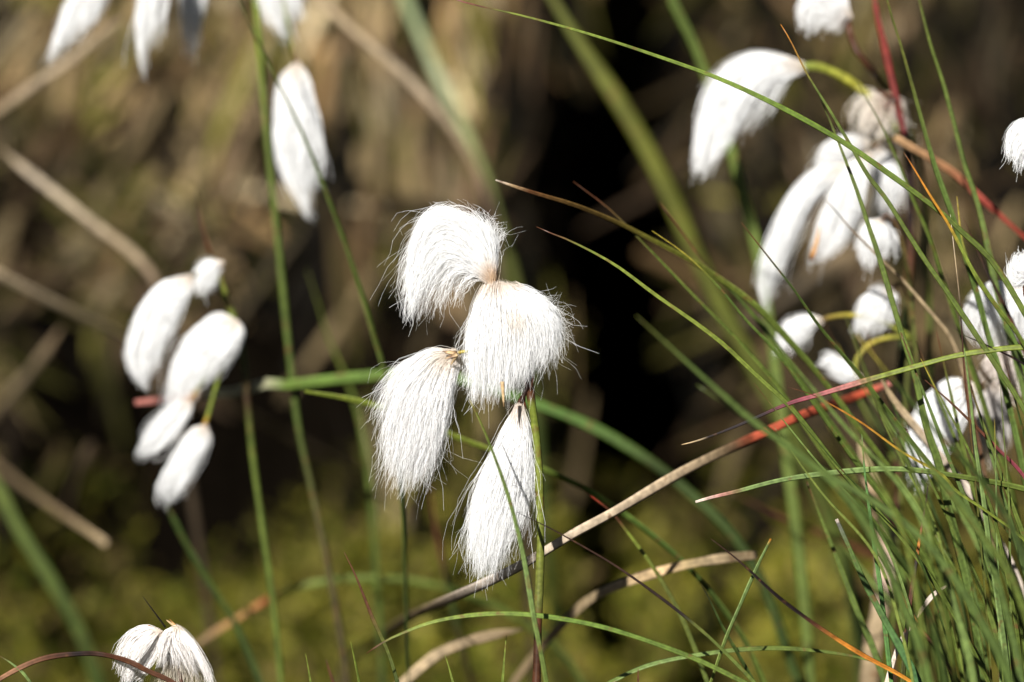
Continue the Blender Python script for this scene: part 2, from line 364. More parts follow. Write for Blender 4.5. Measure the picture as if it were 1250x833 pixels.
t2 = tuft(p, None, [[(595, 354), (584, 372), (574, 400), (570, 430), (564, 446)], [(597, 351), (585, 376), (576, 420), (574, 470), (570, 486)], [(601, 349), (594, 380), (590, 440), (588, 484)], [(608, 350), (613, 380), (613, 440), (606, 484)], [(616, 351), (632, 376), (640, 420), (632, 474)],
    [(624, 353), (646, 372), (660, 405), (656, 450)], [(628, 354), (655, 366), (676, 388), (686, 416), (686, 434)], [(630, 355), (652, 362), (670, 372), (688, 384), (694, 378)], [(628, 353), (645, 356), (660, 363), (672, 360)]], 0, 40, 5600, .43, 5.0, .09, [1, 2, 2.2, 2.2, 2.2, 1.8, 1.1, .3], Lmin=.42, stain=(630, 392, 14, (.75, .6, .4), .25), root=7)
for a, b, w_, c_ in (((608, 328), (601, 352), 7, CR), ((594, 344), (604, 350), 6, BE), ((612, 344), (602, 354), 6, CR)): bract(t1, a, b, w_, BE, c_)
bract(t2, (615, 497), (613, 466), 5, CR, CR, -.012)
t3 = tuft(p, (553, 434), [[(528, 427), (490, 436), (462, 458), (447, 478)], [(520, 432), (486, 452), (470, 485), (459, 512)], [(520, 440), (486, 480), (472, 530), (466, 568)], [(530, 448), (504, 500), (492, 555), (480, 596)], [(543, 452), (528, 505), (518, 560), (510, 598)],
    [(551, 455), (547, 500), (540, 545), (530, 585)], [(557, 448), (556, 480), (552, 512), (545, 540)]], 0, 34, 4400, .43, 5.0, .10, [.45, 1.0, 2.0, 2.2, 1.8, .6], dirt=.12, Lmin=.28, tight=.82, stain=(540, 438, 18, (.75, .62, .45), .35), root=6)
bract(t3, (540, 429), (558, 432), 7, BR, CR, -.004); bract(t3, (543, 438), (558, 433), 6, CR, BR, -.006); bract(t3, (550, 446), (558, 433), 5, CR, BD, -.006)
t4 = tuft(p, (634, 497), [[(612, 528), (588, 572), (572, 612), (567, 655)], [(615, 534), (592, 590), (574, 645), (572, 684)], [(624, 540), (602, 602), (588, 660), (584, 696)], [(633, 540), (622, 605), (608, 660), (600, 704)], [(643, 538), (642, 590), (632, 640), (622, 676)],
    [(650, 535), (657, 575), (655, 608), (648, 632)]], 0, 30, 4200, .43, 4.4, .10, [1, 2, 2, 1.8, 1.2], Lmin=.30, tight=.80)
for a, b, w_ in (((628, 503), (638, 484), 6), ((635, 508), (638, 484), 7), ((643, 500), (639, 484), 5)): bract(t4, a, b, w_, DB, BR)
stalk('stalk', [(636, 494), (639, 484), (644, 472), (646, 464)], 5.5, [(0, DB), (1, BK)], p, 0, 'round', taper=0, n=12)
stalk('stalk', [(551, 434), (562, 430), (578, 430), (600, 436, .01), (642, 455, .02)], 4.5, [(0, BR), (.12, (.4, .3, .05)), (.3, YG), (1, YG)], p, 0, 'round', taper=0, n=16)
stalk('stalk', [(602, 350, .01), (622, 385, .02), (640, 430, .018), (645, 460, .008)], 4.5, [(0, CR), (1, BR)], p, 0, 'round', taper=0, n=16)
for a, b, w_, in (((640, 462), (647, 486), 6), ((652, 455), (647, 480), 5)): bract(p, a, b, w_, DB, BR)

# ---- blurred plant on the left with small orange bracts
D = .105
p = plant('blurred cotton grass on the left whose small lower tufts have orange bases', 340, 900, D)
stalk('stem', [(240, 232), (247, 275), (262, 325), (282, 380), (296, 430), (303, 500), (309, 560), (320, 640), (334, 740), (345, 850)], 8, [(0, DB), (.12, BR), (.18, YG), (.3, G), (.42, DB), (.5, G), (1, G)], p, D+.01, 'round', taper=.25, ground=True, n=60)
bw = dict(n=900, w=.8, wob=3.6, stray=.05, segs=9, tight=.76, Lmin=.34)
L0 = tuft(p, (268, 322), [[(250, 318), (236, 330), (231, 348)], [(255, 328), (246, 345), (240, 360)], [(268, 335), (264, 350), (254, 360)]], D, 14, **{**bw, 'n': 500})
tuft(p, (232, 340), [[(195, 346), (165, 375), (149, 415), (147, 445), (168, 476)], [(205, 358), (185, 390), (172, 430), (172, 468)], [(218, 368), (205, 405), (192, 435), (182, 462)], [(236, 352), (228, 380), (212, 405)]], D, 24, weights=[1.5, 1.5, .7], **bw)
tuft(p, (288, 396), [[(265, 383), (228, 402), (203, 445), (193, 494)], [(272, 392), (245, 425), (220, 465), (206, 502)], [(290, 410), (275, 440), (250, 465), (232, 480)], [(300, 405), (300, 425), (284, 448)]], D, 24, **bw)
l3 = tuft(p, (230, 491), [[(208, 494), (180, 518), (164, 550)], [(220, 508), (195, 535), (170, 560)], [(232, 505), (222, 530), (196, 552)]], D, 12, **{**bw, 'n': 420}); bract(l3, (214, 497), (232, 488), 8, O, (.5, .25, .08), D)
l4 = tuft(p, (250, 522), [[(230, 528), (205, 560), (188, 598), (192, 612)], [(245, 535), (228, 570), (205, 614)], [(256, 535), (248, 565), (226, 602)]], D, 12, **{**bw, 'n': 420}); bract(l4, (238, 530), (253, 520), 8, BR, (.5, .25, .08), D)
stalk('stalk', [(232, 489), (250, 462), (272, 430), (284, 398)], 5, [(0, O), (.2, YG), (1, YG)], p, D, 'round', taper=0, n=14)
stalk('stalk', [(248, 524), (256, 500), (270, 450), (286, 395)], 5, [(0, O), (.15, YG), (1, YG)], p, D, 'round', taper=0, n=14)
stalk('stalk', [(230, 342), (248, 330), (262, 330)], 5, [(0, BR), (1, YG)], p, D, 'round', taper=0, n=10)
stalk('stalk', [(267, 322), (270, 340), (276, 360)], 5, [(0, BR), (1, YG)], p, D, 'round', taper=0, n=10)

# ---- blurred plant hanging in from the top left
D = .125
p = plant('blurred cotton grass at the top left with one whole tuft below several cut off', 425, 900, D)
stalk('stem', [(296, -130), (306, -60), (314, 20), (320, 100), (328, 190), (340, 300), (352, 420), (364, 520), (379, 590), (396, 670), (413, 760), (426, 850)], 8.5, [(0, BR), (.1, YG), (.3, G), (.65, (.07, .10, .02)), (.78, (.07, .06, .02)), (1, (.06, .045, .02))], p, D, 'round', taper=.05, tipw=.5, ground=True, n=60)
tuft(p, (362, 80), [[(345, 92), (333, 125), (330, 180), (345, 225), (374, 264)], [(355, 100), (348, 160), (352, 215), (376, 262)], [(368, 105), (376, 160), (374, 205), (372, 240)], [(378, 95), (396, 140), (402, 190), (396, 214)]], D, 24, **{**bw, 'n': 800}, weights=[1.2, 1.2, 1])
tuft(p, (130, -60), [[(95, -30), (70, 20), (58, 62), (53, 84)], [(108, -20), (85, 25), (66, 62)], [(128, -20), (112, 15), (96, 44)], [(140, -20), (128, 10), (116, 30)]], D, 22, **bw)
tuft(p, (195, -70), [[(175, -30), (164, 20), (166, 65), (173, 98)], [(190, -30), (178, 20), (174, 60)], [(215, -30), (208, 5), (202, 35)]], D, 18, **{**bw, 'n': 500})
tuft(p, (245, -70), [[(222, -30), (218, 20), (225, 60)], [(240, -30), (234, 30), (236, 74)], [(262, -30), (252, 10), (246, 40)]], D+.02, 18, **{**bw, 'n': 420})
tuft(p, (335, -70), [[(302, -40), (300, -8), (310, 12)], [(325, -30), (332, 15), (346, 60)], [(350, -30), (360, 5), (368, 20)], [(362, -35), (372, -8), (376, 12)]], D, 18, **bw)
for q in (((130, -60), (190, -110), (298, -120)), ((195, -70), (240, -110), (298, -120)), ((245, -70), (270, -105), (299, -110)), ((335, -70), (318, -100), (300, -105)), ((362, 84), (355, 50), (340, -20), (306, -80))):
    stalk('stalk', list(q), 5, [(0, BR), (.3, YG), (1, YG)], p, D, 'round', taper=0, n=16)

# ---- blurred plant on the upper right (red bracts)
D = .10
p = plant('blurred cotton grass on the upper right with red bracts and a long curved tuft', 1092, 900, D)
stalk('stem', [(1100, 120), (1106, 160), (1111, 220), (1112, 300), (1106, 380), (1099, 460), (1096, 560), (1094, 700), (1090, 850)], 10, [(0, DB), (.2, BK), (.28, BR), (.36, DG), (.5, BK), (.7, BR), (1, DB)], p, D+.015, 'round', taper=.03, tipw=.7, ground=True, n=60)
stalk('bract', [(1062, -60), (1069, 10), (1078, 50), (1088, 95), (1096, 130), (1104, 165)], 9, [(0, (.22, .03, .02)), (.6, (.18, .028, .02)), (1, (.12, .03, .03))], p, D-.02, 'keel', taper=.5, n=30)['label'] = 'long upright red bract'
stalk('bract', [(1275, 312), (1235, 276), (1195, 240), (1165, 212), (1130, 190), (1092, 168)], 10, [(0, (.34, .05, .03)), (.45, (.34, .07, .05)), (.7, (.34, .17, .08)), (1, (.42, .26, .13))], p, D-.02, 'keel', taper=.5, n=30)['label'] = 'long red and orange bract slanting down right'
stalk('stalk', [(976, 82), (1000, 82), (1030, 95), (1060, 117), (1082, 140), (1100, 165)], 11, [(0, YG), (.5, (.34, .32, .04)), (1, OL)], p, D, 'round', taper=0, n=24)
tuft(p, (982, 82), [[(955, 70), (915, 62), (878, 78), (852, 112), (842, 155), (840, 198)], [(950, 78), (905, 82), (872, 120), (856, 170), (848, 212)], [(955, 86), (920, 100), (895, 135), (874, 180), (860, 214)], [(962, 90), (938, 104), (915, 135), (895, 168), (880, 186)], [(976, 95), (972, 110), (964, 124)]], D, 26, **{**bw, 'n': 1700}, weights=[1.5, 1.5, 1, .5])
tuft(p, (1085, 118), [[(1060, 112), (1044, 130), (1040, 158)], [(1070, 130), (1058, 150), (1052, 172)], [(1088, 135), (1082, 155), (1072, 172)], [(1104, 128), (1104, 148), (1096, 160)]], D, 24, **{**bw, 'n': 420, 'wob': 8, 'stray': .3, 'tight': 1., 'Lmin': .3}, tint=(.80, .75, .68), stain=(1084, 128, 16, (.35, .2, .12), .6))
tuft(p, (1060, 175), [[(1030, 165), (1000, 178), (990, 208)], [(1030, 180), (1008, 198), (1000, 215)], [(1042, 190), (1030, 210), (1020, 222)]], D+.01, 20, **{**bw, 'n': 400})
tuft(p, (1035, 205), [[(1000, 205), (962, 238), (934, 295), (920, 345), (930, 368)], [(1006, 215), (975, 255), (952, 305), (938, 350), (934, 372)], [(1020, 222), (995, 252), (972, 295), (952, 335)]], D, 24, **{**bw, 'n': 700})
for a, b, w_ in (((1068, 108), (1090, 122), 7), ((1078, 134), (1092, 120), 8), ((1100, 140), (1090, 118), 6)): bract(p, a, b, w_, DB, BR, D-.02)
t = tuft(p, (1062, 190), [[(1030, 205), (1005, 245), (988, 290), (984, 322)], [(1045, 210), (1035, 255), (1015, 300), (1004, 316)], [(1060, 215), (1058, 250), (1040, 285), (1025, 305)]], D, 26, **{**bw, 'n': 700}); bract(t, (1001, 275), (990, 318), 7, O, (.6, .35, .15), D-.02)
tuft(p, (1072, 182), [[(1060, 200), (1062, 235), (1050, 270)], [(1078, 200), (1086, 230), (1080, 266)], [(1090, 195), (1106, 222), (1106, 252)]], D+.01, 24, **{**bw, 'n': 500})
stalk('stalk', [(1040, 203), (1062, 180), (1086, 160), (1104, 160)], 5, [(0, BR), (1, OL)], p, D, 'round', taper=0, n=16)
stalk('stalk', [(1080, 118), (1092, 112), (1104, 140)], 5, [(0, BR), (1, OL)], p, D, 'round', taper=0, n=16)
stalk('stalk', [(1065, 180), (1085, 168), (1106, 175)], 5, [(0, BR), (1, OL)], p, D, 'round', taper=0, n=16)
D = .075
p = plant('small cotton grass with a short ragged tuft just beneath the big upper right cluster', 1150, 900, D)
tuft(p, (1074, 272), [[(1055, 270), (1042, 292), (1042, 308)], [(1062, 285), (1052, 310), (1054, 332)], [(1074, 288), (1074, 308), (1068, 325)], [(1088, 278), (1102, 290), (1106, 312)]], D, 16, **{**bw, 'n': 500, 'w': .9})
stalk('stem', [(1074, 272), (1084, 262), (1100, 290), (1112, 360), (1120, 460), (1130, 600), (1142, 730), (1150, 850)], 4.5, [(0, BR), (.2, OL), (1, G)], p, D, 'round', taper=0, ground=True)
D = .085
p = plant('blurred cotton grass with three stubby tufts on curved yellow stalks left of the tangle', 1080, 900, D)
tuft(p, (1086, 358), [[(1065, 350), (1042, 372), (1040, 404)], [(1075, 362), (1060, 390), (1050, 412)], [(1088, 370), (1086, 390), (1076, 408)], [(1096, 362), (1102, 382), (1096, 398)]], D, 20, **{**bw, 'n': 550}, weights=[1.6, 1, .4])
tuft(p, (1002, 392), [[(975, 386), (950, 398), (940, 432)], [(982, 394), (965, 415), (956, 434)], [(998, 398), (990, 412), (978, 424)]], D, 14, **{**bw, 'n': 420})
t = tuft(p, (1050, 464), [[(1030, 440), (1008, 428), (1000, 440)], [(1032, 455), (1014, 452), (1004, 448)], [(1042, 466), (1030, 468), (1020, 462)]], D, 12, **{**bw, 'n': 500})
stalk('stem', [(1086, 356), (1100, 346), (1112, 380), (1110, 430), (1104, 520), (1098, 640), (1090, 760), (1082, 850)], 6, [(0, BR), (.2, OL), (.6, OL), (1, G)], p, D+.01, 'round', taper=0, ground=True)
stalk('stalk', [(1000, 392), (1015, 387), (1040, 385), (1075, 392), (1110, 410)], 5.5, [(0, BR), (.2, Y), (1, YG)], p, D, 'round', taper=0, n=18)
stalk('stalk', [(1048, 462), (1044, 448), (1050, 432), (1066, 418), (1088, 412), (1112, 412)], 6, [(0, YG), (.5, Y), (1, YG)], p, D, 'round', taper=0, n=20)
# ---- plant in the tangle on the right
D = .05
p = plant('slightly blurred cotton grass behind the green tangle on the right with three spread tufts', 1262, 900, D)
bm = dict(n=1200, w=.65, wob=3.5, stray=.08, segs=10, tight=.86, Lmin=.5)
tuft(p, (1192, 474), [[(1160, 464), (1125, 488), (1108, 528), (1108, 575)], [(1165, 474), (1140, 505), (1125, 550), (1124, 598)], [(1178, 484), (1160, 520), (1145, 555), (1132, 580)], [(1192, 490), (1178, 520), (1162, 545), (1150, 560)]], D, 24, **bm, weights=[1.4, 1.3, .8])
tuft(p, (1215, 470), [[(1196, 488), (1184, 525), (1184, 562)], [(1212, 500), (1206, 540), (1202, 575)], [(1228, 490), (1234, 520), (1230, 550)]], D+.02, 22, **{**bm, 'n': 600}, tint=(.70, .67, .64))
tuft(p, (1240, 348), [[(1205, 346), (1178, 366), (1172, 395), (1184, 412)], [(1218, 358), (1202, 385), (1200, 418)], [(1238, 370), (1230, 400), (1224, 432)], [(1258, 362), (1264, 392), (1258, 424)]], D, 26, **bm, dirt=.05)
tuft(p, (1246, 420), [[(1222, 420), (1200, 440), (1186, 466)], [(1236, 440), (1225, 465), (1218, 490)], [(1252, 440), (1255, 470), (1248, 496)]], D, 22, **{**bm, 'n': 500}, tint=(.74, .68, .63))
stalk('stem', [(1240, 346), (1252, 350), (1260, 400), (1262, 470), (1264, 600), (1264, 730), (1262, 850)], 7, [(0, BR), (.3, YG), (1, G)], p, D+.01, 'round', taper=0, ground=True)
stalk('stalk', [(1190, 474), (1215, 462), (1240, 470), (1262, 500)], 4, [(0, BR), (1, YG)], p, D, 'round', taper=0, n=16)
stalk('stalk', [(1215, 470), (1235, 462), (1262, 480)], 4, [(0, BR), (1, YG)], p, D, 'round', taper=0, n=16)
stalk('stalk', [(1246, 420), (1256, 414), (1262, 440)], 4, [(0, BR), (1, YG)], p, D, 'round', taper=0, n=16)
# ---- two edge tufts and the one cut by the top edge
p = plant('cotton grass cut by the right edge with a ragged tuft, the higher of two', 1290, 900, .01)
tuft(p, (1262, 152), [[(1245, 148), (1232, 160), (1227, 188)], [(1252, 158), (1240, 176), (1236, 192)], [(1258, 165), (1246, 190), (1243, 206)], [(1268, 165), (1262, 190), (1256, 204)]], .01, 16, 900, .6, 2.5, .05, Lmin=.6)
stalk('stem', [(1262, 152), (1274, 156), (1284, 200), (1292, 330), (1298, 520), (1298, 700), (1292, 850)], 5, [(0, BR), (.1, YG), (1, G)], p, .01, 'round', taper=0, ground=True)
p = plant('cotton grass at the right edge with a round woolly tuft on a dark red stalk', 1276, 900, .005)
tuft(p, (1258, 340), [[(1240, 350), (1230, 340), (1230, 326)], [(1248, 330), (1238, 318), (1240, 310)], [(1258, 325), (1254, 314), (1250, 308)], [(1268, 330), (1270, 320), (1272, 312)]], .005, 18, 900, .55, 2.2, .08, Lmin=.6)
stalk('stem', [(1256, 338), (1250, 352), (1256, 380), (1270, 450), (1280, 600), (1282, 740), (1278, 850)], 4.5, [(0, BR), (.15, DB), (.4, YG), (1, G)], p, .005, 'round', taper=0, ground=True)
D = .09
p = plant('blurred cotton grass with a small tuft cut by the top edge, on a brown stalk', 1128, 900, D+.04)
tuft(p, (1036, 22), [[(1025, -20), (985, -18), (968, 6), (972, 30)], [(1020, 0), (998, 8), (986, 42)], [(1030, 20), (1018, 34), (1006, 36)], [(1040, 25), (1036, 38), (1028, 42)]], D, 20, **{**bw, 'n': 600}, weights=[1.5, 1, .5], stain=(1038, 30, 16, (.3, .2, .12), .6))
stalk('stem', [(1034, 24), (1044, 60), (1064, 86), (1088, 118, D+.03), (1122, 200, D+.04), (1132, 320, D+.04), (1136, 500, D+.04), (1130, 700, D+.04), (1126, 850, D+.04)], 8, [(0, BR), (.1, DB), (.14, OL), (.3, OL), (1, G)], p, D, 'round', taper=0, ground=True)
# ---- matted plant bottom left
p = plant('weather beaten cotton grass at the lower left corner with matted drooping white wool', 235, 900, 0)
b1 = tuft(p, (194, 772), [[(178, 764), (158, 765), (142, 778), (133, 796)], [(182, 770), (162, 778), (147, 800), (143, 815)], [(186, 776), (166, 795), (152, 818), (150, 840)], [(192, 782), (184, 805), (172, 825), (160, 836)], [(196, 780), (198, 800), (190, 815)]], 0, 14, 800, .55, 2.6, .05, clump=.93, root=4, tint=(.84, .82, .80), dirt=.05, matted=True, Lmin=.5, tight=.88)
b2 = tuft(p, (216, 768), [[(202, 770), (190, 782), (184, 800), (180, 812)], [(208, 774), (200, 795), (198, 812)], [(216, 782), (222, 800), (228, 815)], [(224, 778), (240, 796), (250, 815), (258, 838)], [(228, 776), (246, 796), (262, 825), (270, 848)]], 0, 14, 700, .55, 2.6, .06, clump=.95, root=4, tint=(.82, .80, .78), dirt=.08, matted=True, Lmin=.5, tight=.88)
b3 = tuft(p, (222, 792), [[(200, 800), (188, 820), (180, 845)], [(212, 805), (208, 830), (205, 855)], [(225, 808), (228, 830), (226, 858)], [(238, 802), (250, 825), (256, 855)]], .006, 16, 700, .5, 3.4, .1, clump=.4, tint=(.60, .55, .46), dirt=.15, Lmin=.4)
bract(b2, (203, 757), (222, 772), 6, CR, CR); bract(b2, (207, 756), (226, 776), 4, O, CR); bract(b1, (180, 763), (200, 775), 4, O, BR); bract(b1, (174, 728), (202, 766), 2.6, BK, BK)
stalk('stem', [(212, 776), (214, 800, .006), (222, 835, .004), (228, 852, .002), (232, 868)], 5, [(0, BR), (1, DB)], p, 0, 'round', taper=0, ground=True)

# ================================================================== single blades
GB = 'living sedge blades'; DBl = 'dead sedge blades'
def blade(label, pts, w, stops, dd=0., name='sedge_blade', cat='grass blade', group=GB, **k):
    dead = name.startswith('dead'); k.setdefault('ground', not k.get('bank'))
    o = stalk(name, pts, w, stops, None, dd, material=M_STRAW if dead else M_BLADE, **k)
    return tag(o, label, cat, DBl if dead else group)
gg = lambda tip=BR, a=.06, c=G, e=None: [(0, tip), (a, tip), (a+.12, c), (1, e or c)]
blade('long yellow green blade with a dark red tip arching from the top middle rightward', [(545, -4), (578, 6), (640, 20), (720, 42), (800, 68), (880, 97), (955, 132), (1020, 168), (1068, 200), (1143, 255), (1174, 283), (1212, 320), (1250, 381), (1280, 440), (1300, 520)], 7, [(0, PU), (.05, BR), (.08, YG), (.45, (.13, .20, .03)), (.7, G), (1, G)])
blade('green blade with hooked needle tip crossing over the long arching blade near the upper right', [(953, 30), (965, 50), (985, 90), (1010, 130), (1035, 172), (1060, 215), (1083, 245), (1126, 313), (1156, 356), (1192, 410), (1217, 448), (1250, 500), (1275, 560)], 6.5, gg(O, .01))
blade('slender green blade in front of the upper right tufts widening strongly downward', [(998, 112), (1010, 140), (1024, 175), (1045, 230), (1060, 275), (1075, 320), (1100, 405), (1116, 455), (1131, 521), (1146, 566), (1158, 620), (1180, 710), (1205, 850)], 11.5, gg(OL, .01, G, BGn), .015, taper=.75)
blade('tall bluish green blade from the top edge, the left of two beside the red bract', [(1070, -70), (1083, 0), (1101, 60), (1118, 121), (1141, 202), (1161, 258), (1176, 306), (1192, 356), (1207, 412), (1222, 458), (1239, 526), (1254, 600), (1270, 700)], 9, [(0, OL), (.2, OL), (.35, BGn), (1, BGn)], .025)
blade('tall green blade from the top edge, furthest right, nearly upright', [(1108, -60), (1122, 0), (1136, 55), (1150, 97), (1163, 145), (1178, 203), (1194, 250), (1207, 308), (1217, 356), (1232, 410), (1242, 448), (1256, 510), (1270, 620)], 7.5, [(0, OL), (.2, G), (1, BGn)], .04)
blade('short blade with a bright orange tip in the upper right', [(1103, 186), (1112, 200), (1135, 238), (1160, 278), (1190, 335), (1215, 372), (1245, 412), (1265, 455), (1280, 520)], 6, [(0, BR), (.06, O), (.25, (.45, .22, .02)), (.35, YG), (.7, G), (1, G)], -.005)
blade('green blade rising out of the yellow stalk of the upper right tuft', [(1046, 100), (1060, 125), (1075, 151), (1098, 202), (1113, 240), (1136, 293), (1151, 341), (1171, 402), (1184, 443), (1199, 488), (1214, 536), (1234, 597), (1255, 700)], 10, gg(OL, .05), .045, taper=.8)
blade('pinkish dead stalk slanting down right from the small ragged tuft', [(1008, 244), (1022, 260), (1040, 281), (1075, 316), (1100, 340), (1140, 386), (1160, 412), (1174, 450), (1190, 520), (1205, 600), (1215, 720)], 6.5, [(0, BR), (.1, BD), (.3, BE), (.5, BD), (.6, BR), (1, BD)], .045, name='dead_sedge_blade')
blade('hair thin dark stem standing upright in the right hand tangle', [(1160, 262), (1163, 290), (1167, 325), (1171, 362), (1174, 402), (1177, 450), (1184, 520), (1195, 640)], 2.6, [(0, W), (.15, BE), (.3, BK), (.6, BR), (1, OL)], 0)
blade('black and red withered blade behind the right edge tufts', [(1175, 266), (1190, 298), (1204, 330), (1215, 352), (1235, 392), (1250, 428), (1270, 500)], 4.5, [(0, BR), (.3, BK), (.6, BR), (1, BK)], .03, name='dead_sedge_blade')
blade('blade pointing left with a black, purple and straw tip above the scarlet streak', [(832, 543), (855, 537), (900, 520), (960, 494), (1000, 482), (1040, 470), (1060, 464), (1120, 447), (1175, 433), (1250, 424), (1300, 430)], 7, [(0, CR), (.04, BE), (.07, BK), (.22, BK), (.32, PU), (.46, PK), (.52, YG), (1, YG)], 0, taper=.45)
blade('long straw coloured leaf with a scarlet upper end sweeping across below the middle', [(1088, 468, .07), (1060, 478, .075), (1035, 488, .07), (980, 507, .05), (930, 530, .045), (890, 548, .04), (830, 578, .03), (750, 625, .015), (700, 652, .012), (640, 688, .012), (590, 713, .022), (540, 735, .06), (490, 760, .14), (430, 800, .28)], 12.5, [(0, PK), (.04, (.55, .09, .04)), (.08, (.52, .10, .05)), (.095, BR), (.115, (.52, .10, .05)), (.235, (.45, .09, .045)), (.265, BR), (.31, BD), (.4, (.66, .5, .32)), (.6, (.62, .5, .36)), (.75, W), (.85, BD), (1, (.12, .10, .05))], name='dead_sedge_blade', taper=.1, tipw=.5, roll=.15, twist=.15, sec='flat', flat=1.3)
blade('pale tipped blade pointing left low on the right, gently arched', [(849, 613), (870, 607), (900, 600), (960, 585), (1040, 575), (1100, 573), (1160, 580), (1250, 597), (1300, 620)], 7, [(0, W), (.08, PK), (.13, LG), (.5, LG), (.7, G), (1, G)], 0, taper=.3, tipw=.4)
blade('blade with a brown and orange tip slanting down across the right tangle', [(962, 473), (980, 478), (1000, 486), (1050, 515), (1100, 551), (1150, 580), (1168, 600), (1201, 622), (1250, 659), (1290, 710)], 5, [(0, BR), (.08, BR), (.2, O), (.4, (.36, .24, .03)), (.6, YG), (1, YG)], -.01)
blade('green needle starting in front of the long blurred tuft on the upper right', [(905, 272), (935, 310), (970, 355), (1000, 398), (1043, 450), (1075, 490), (1108, 533), (1141, 574), (1171, 612), (1205, 660), (1250, 740)], 7, gg(BR, .02, DG, G), .01)
blade('slender blade from right of the top sharp tuft, lowest of the left reaching bundle', [(655, 277), (668, 283), (700, 296), (750, 323), (800, 360), (850, 395), (885, 422), (920, 455), (965, 497), (1000, 540), (1040, 592), (1075, 628), (1120, 682), (1170, 760), (1215, 850)], 6, [(0, BR), (.04, BR), (.08, YG), (.3, YG), (.5, G), (1, G)], 0, taper=.3)
blade('blade with a pale blunt tip, topmost and longest of the left reaching bundle', [(605, 220, .015), (650, 235, .015), (700, 250, .02), (750, 270, .03), (790, 290, .035), (850, 322, .04), (900, 355, .04), (930, 380, .04), (960, 412, .04), (1000, 458, .04), (1050, 525, .04), (1100, 592, .04), (1150, 672, .03), (1200, 765, .03), (1235, 850, .03)], 8.5, [(0, W), (.015, CR), (.04, BR), (.14, (.22, .14, .04)), (.22, (.13, .13, .02)), (.4, G), (1, G)], taper=.35, tipw=.45, tipround=True)
blade('red tipped blade in the middle of the left reaching bundle', [(700, 222), (740, 252), (765, 276), (800, 312), (850, 364), (905, 420), (950, 472), (990, 532), (1040, 602), (1080, 657), (1130, 740), (1170, 850)], 6.5, gg(BR, .05, (.09, .12, .02), G), .035)
blade('dark blade with a hair fine tip on the right of the left reaching bundle', [(806, 248), (830, 280), (860, 322), (895, 356), (930, 398), (960, 440), (1010, 512), (1060, 582), (1110, 650), (1165, 745), (1200, 850)], 10, gg(BR, .06, (.06, .09, .015), G), .055)
blade('short brown pointed blade lying along the left reaching bundle', [(796, 282), (837, 311), (877, 350), (910, 390), (950, 433), (1000, 502), (1050, 572), (1110, 652), (1150, 730), (1180, 850)], 6, gg(Y, .03, (.07, .11, .02), G), .02)
# soft broad blades
S = 'sedge_blade'
blade('very blurred broad olive blade crossing the black hollow', [(640, -60), (700, 40), (760, 130), (810, 220), (850, 310), (895, 400), (950, 500), (1000, 600), (1040, 720), (1060, 850)], 24, [(0, OL), (.3, (.10, .105, .015)), (1, DG)], .22, sec='flat', roll=.1, twist=.3, taper=.2)
blade('blurred green stem passing behind the long curved white tuft', [(790, -80), (820, 0), (850, 62), (885, 160), (905, 230), (925, 310), (940, 400), (953, 500), (966, 600), (980, 720), (990, 850)], 15, [(0, DG), (.25, G), (.4, (.11, .15, .03)), (1, G)], .13, taper=.1)
blade('very blurred pale green blade slanting down from the top edge', [(470, -60), (495, 0), (530, 80), (562, 150), (590, 220), (612, 290), (635, 380), (650, 480), (660, 600)], 15, [(0, (.2, .26, .1)), (.25, (.34, .38, .22)), (.4, (.25, .28, .1)), (.55, OL), (1, DG)], .36, sec='flat', roll=0, twist=.3, taper=.1)
blade('blurred straw blade slanting from the top edge towards the pale green one', [(370, -20), (390, 0), (440, 45), (500, 98), (560, 170), (600, 260), (615, 380)], 11, [(0, BE), (.4, (.42, .33, .22)), (.6, BD), (.75, (.08, .05, .03)), (1, (.05, .035, .02))], .25, name='dead_sedge_blade', taper=.05, sec='flat', roll=0, twist=.2)
blade('broad blurred straw leaf on the left edge above the two round left tufts', [(0, 180), (28, 205), (60, 230), (110, 270), (165, 312), (192, 350), (205, 420)], 11, [(0, BD), (.15, (.55, .45, .32)), (.6, (.42, .32, .2)), (.8, (.16, .11, .07)), (1, (.05, .035, .02))], .25, name='dead_sedge_blade', taper=.1, sec='flat', roll=0, twist=.2)
blade('long blurred straw stalk running diagonally behind the left plant', [(-60, 300), (0, 335), (60, 366), (145, 408), (220, 455), (300, 503), (420, 572), (550, 652), (640, 712)], 10, [(0, BE), (.1, (.5, .4, .26)), (.3, (.42, .32, .2)), (1, BD)], .24, bank=True, name='dead_sedge_blade', taper=.05)
blade('blurred broken straw stalk ending bluntly in the lower left', [(130, 664), (110, 650), (80, 630), (40, 602), (0, 572), (-60, 530), (-140, 500)], 10, [(0, BE), (.2, BD), (.6, BD), (1, BE)], .20, bank=True, name='dead_sedge_blade', taper=0)
blade('blurred curled straw leaf standing just above the broken stalk', [(112, 540), (98, 575), (88, 610), (70, 650)], 12, [(0, (.14, .10, .06)), (.5, (.18, .13, .08)), (1, DB)], .34, bank=True, name='dead_sedge_blade', taper=.1, sec='flat', roll=0, twist=.2)
blade('dim broad straw leaf rising at the left edge', [(75, 400), (45, 445), (15, 480), (-30, 530)], 12, [(0, BD), (.5, (.42, .32, .2)), (1, BD)], .30, bank=True, name='dead_sedge_blade', taper=.2, sec='flat', roll=0, twist=.2)
blade('broad dim straw leaf behind the stubby tufts on the right', [(1050, 300), (1010, 335), (950, 385), (890, 425), (855, 450)], 34, [(0, BD), (.4, (.24, .19, .13)), (.8, (.14, .10, .06)), (1, (.05, .04, .02))], .36, bank=True, name='dead_sedge_blade', taper=.15, sec='flat', roll=0, twist=.2)
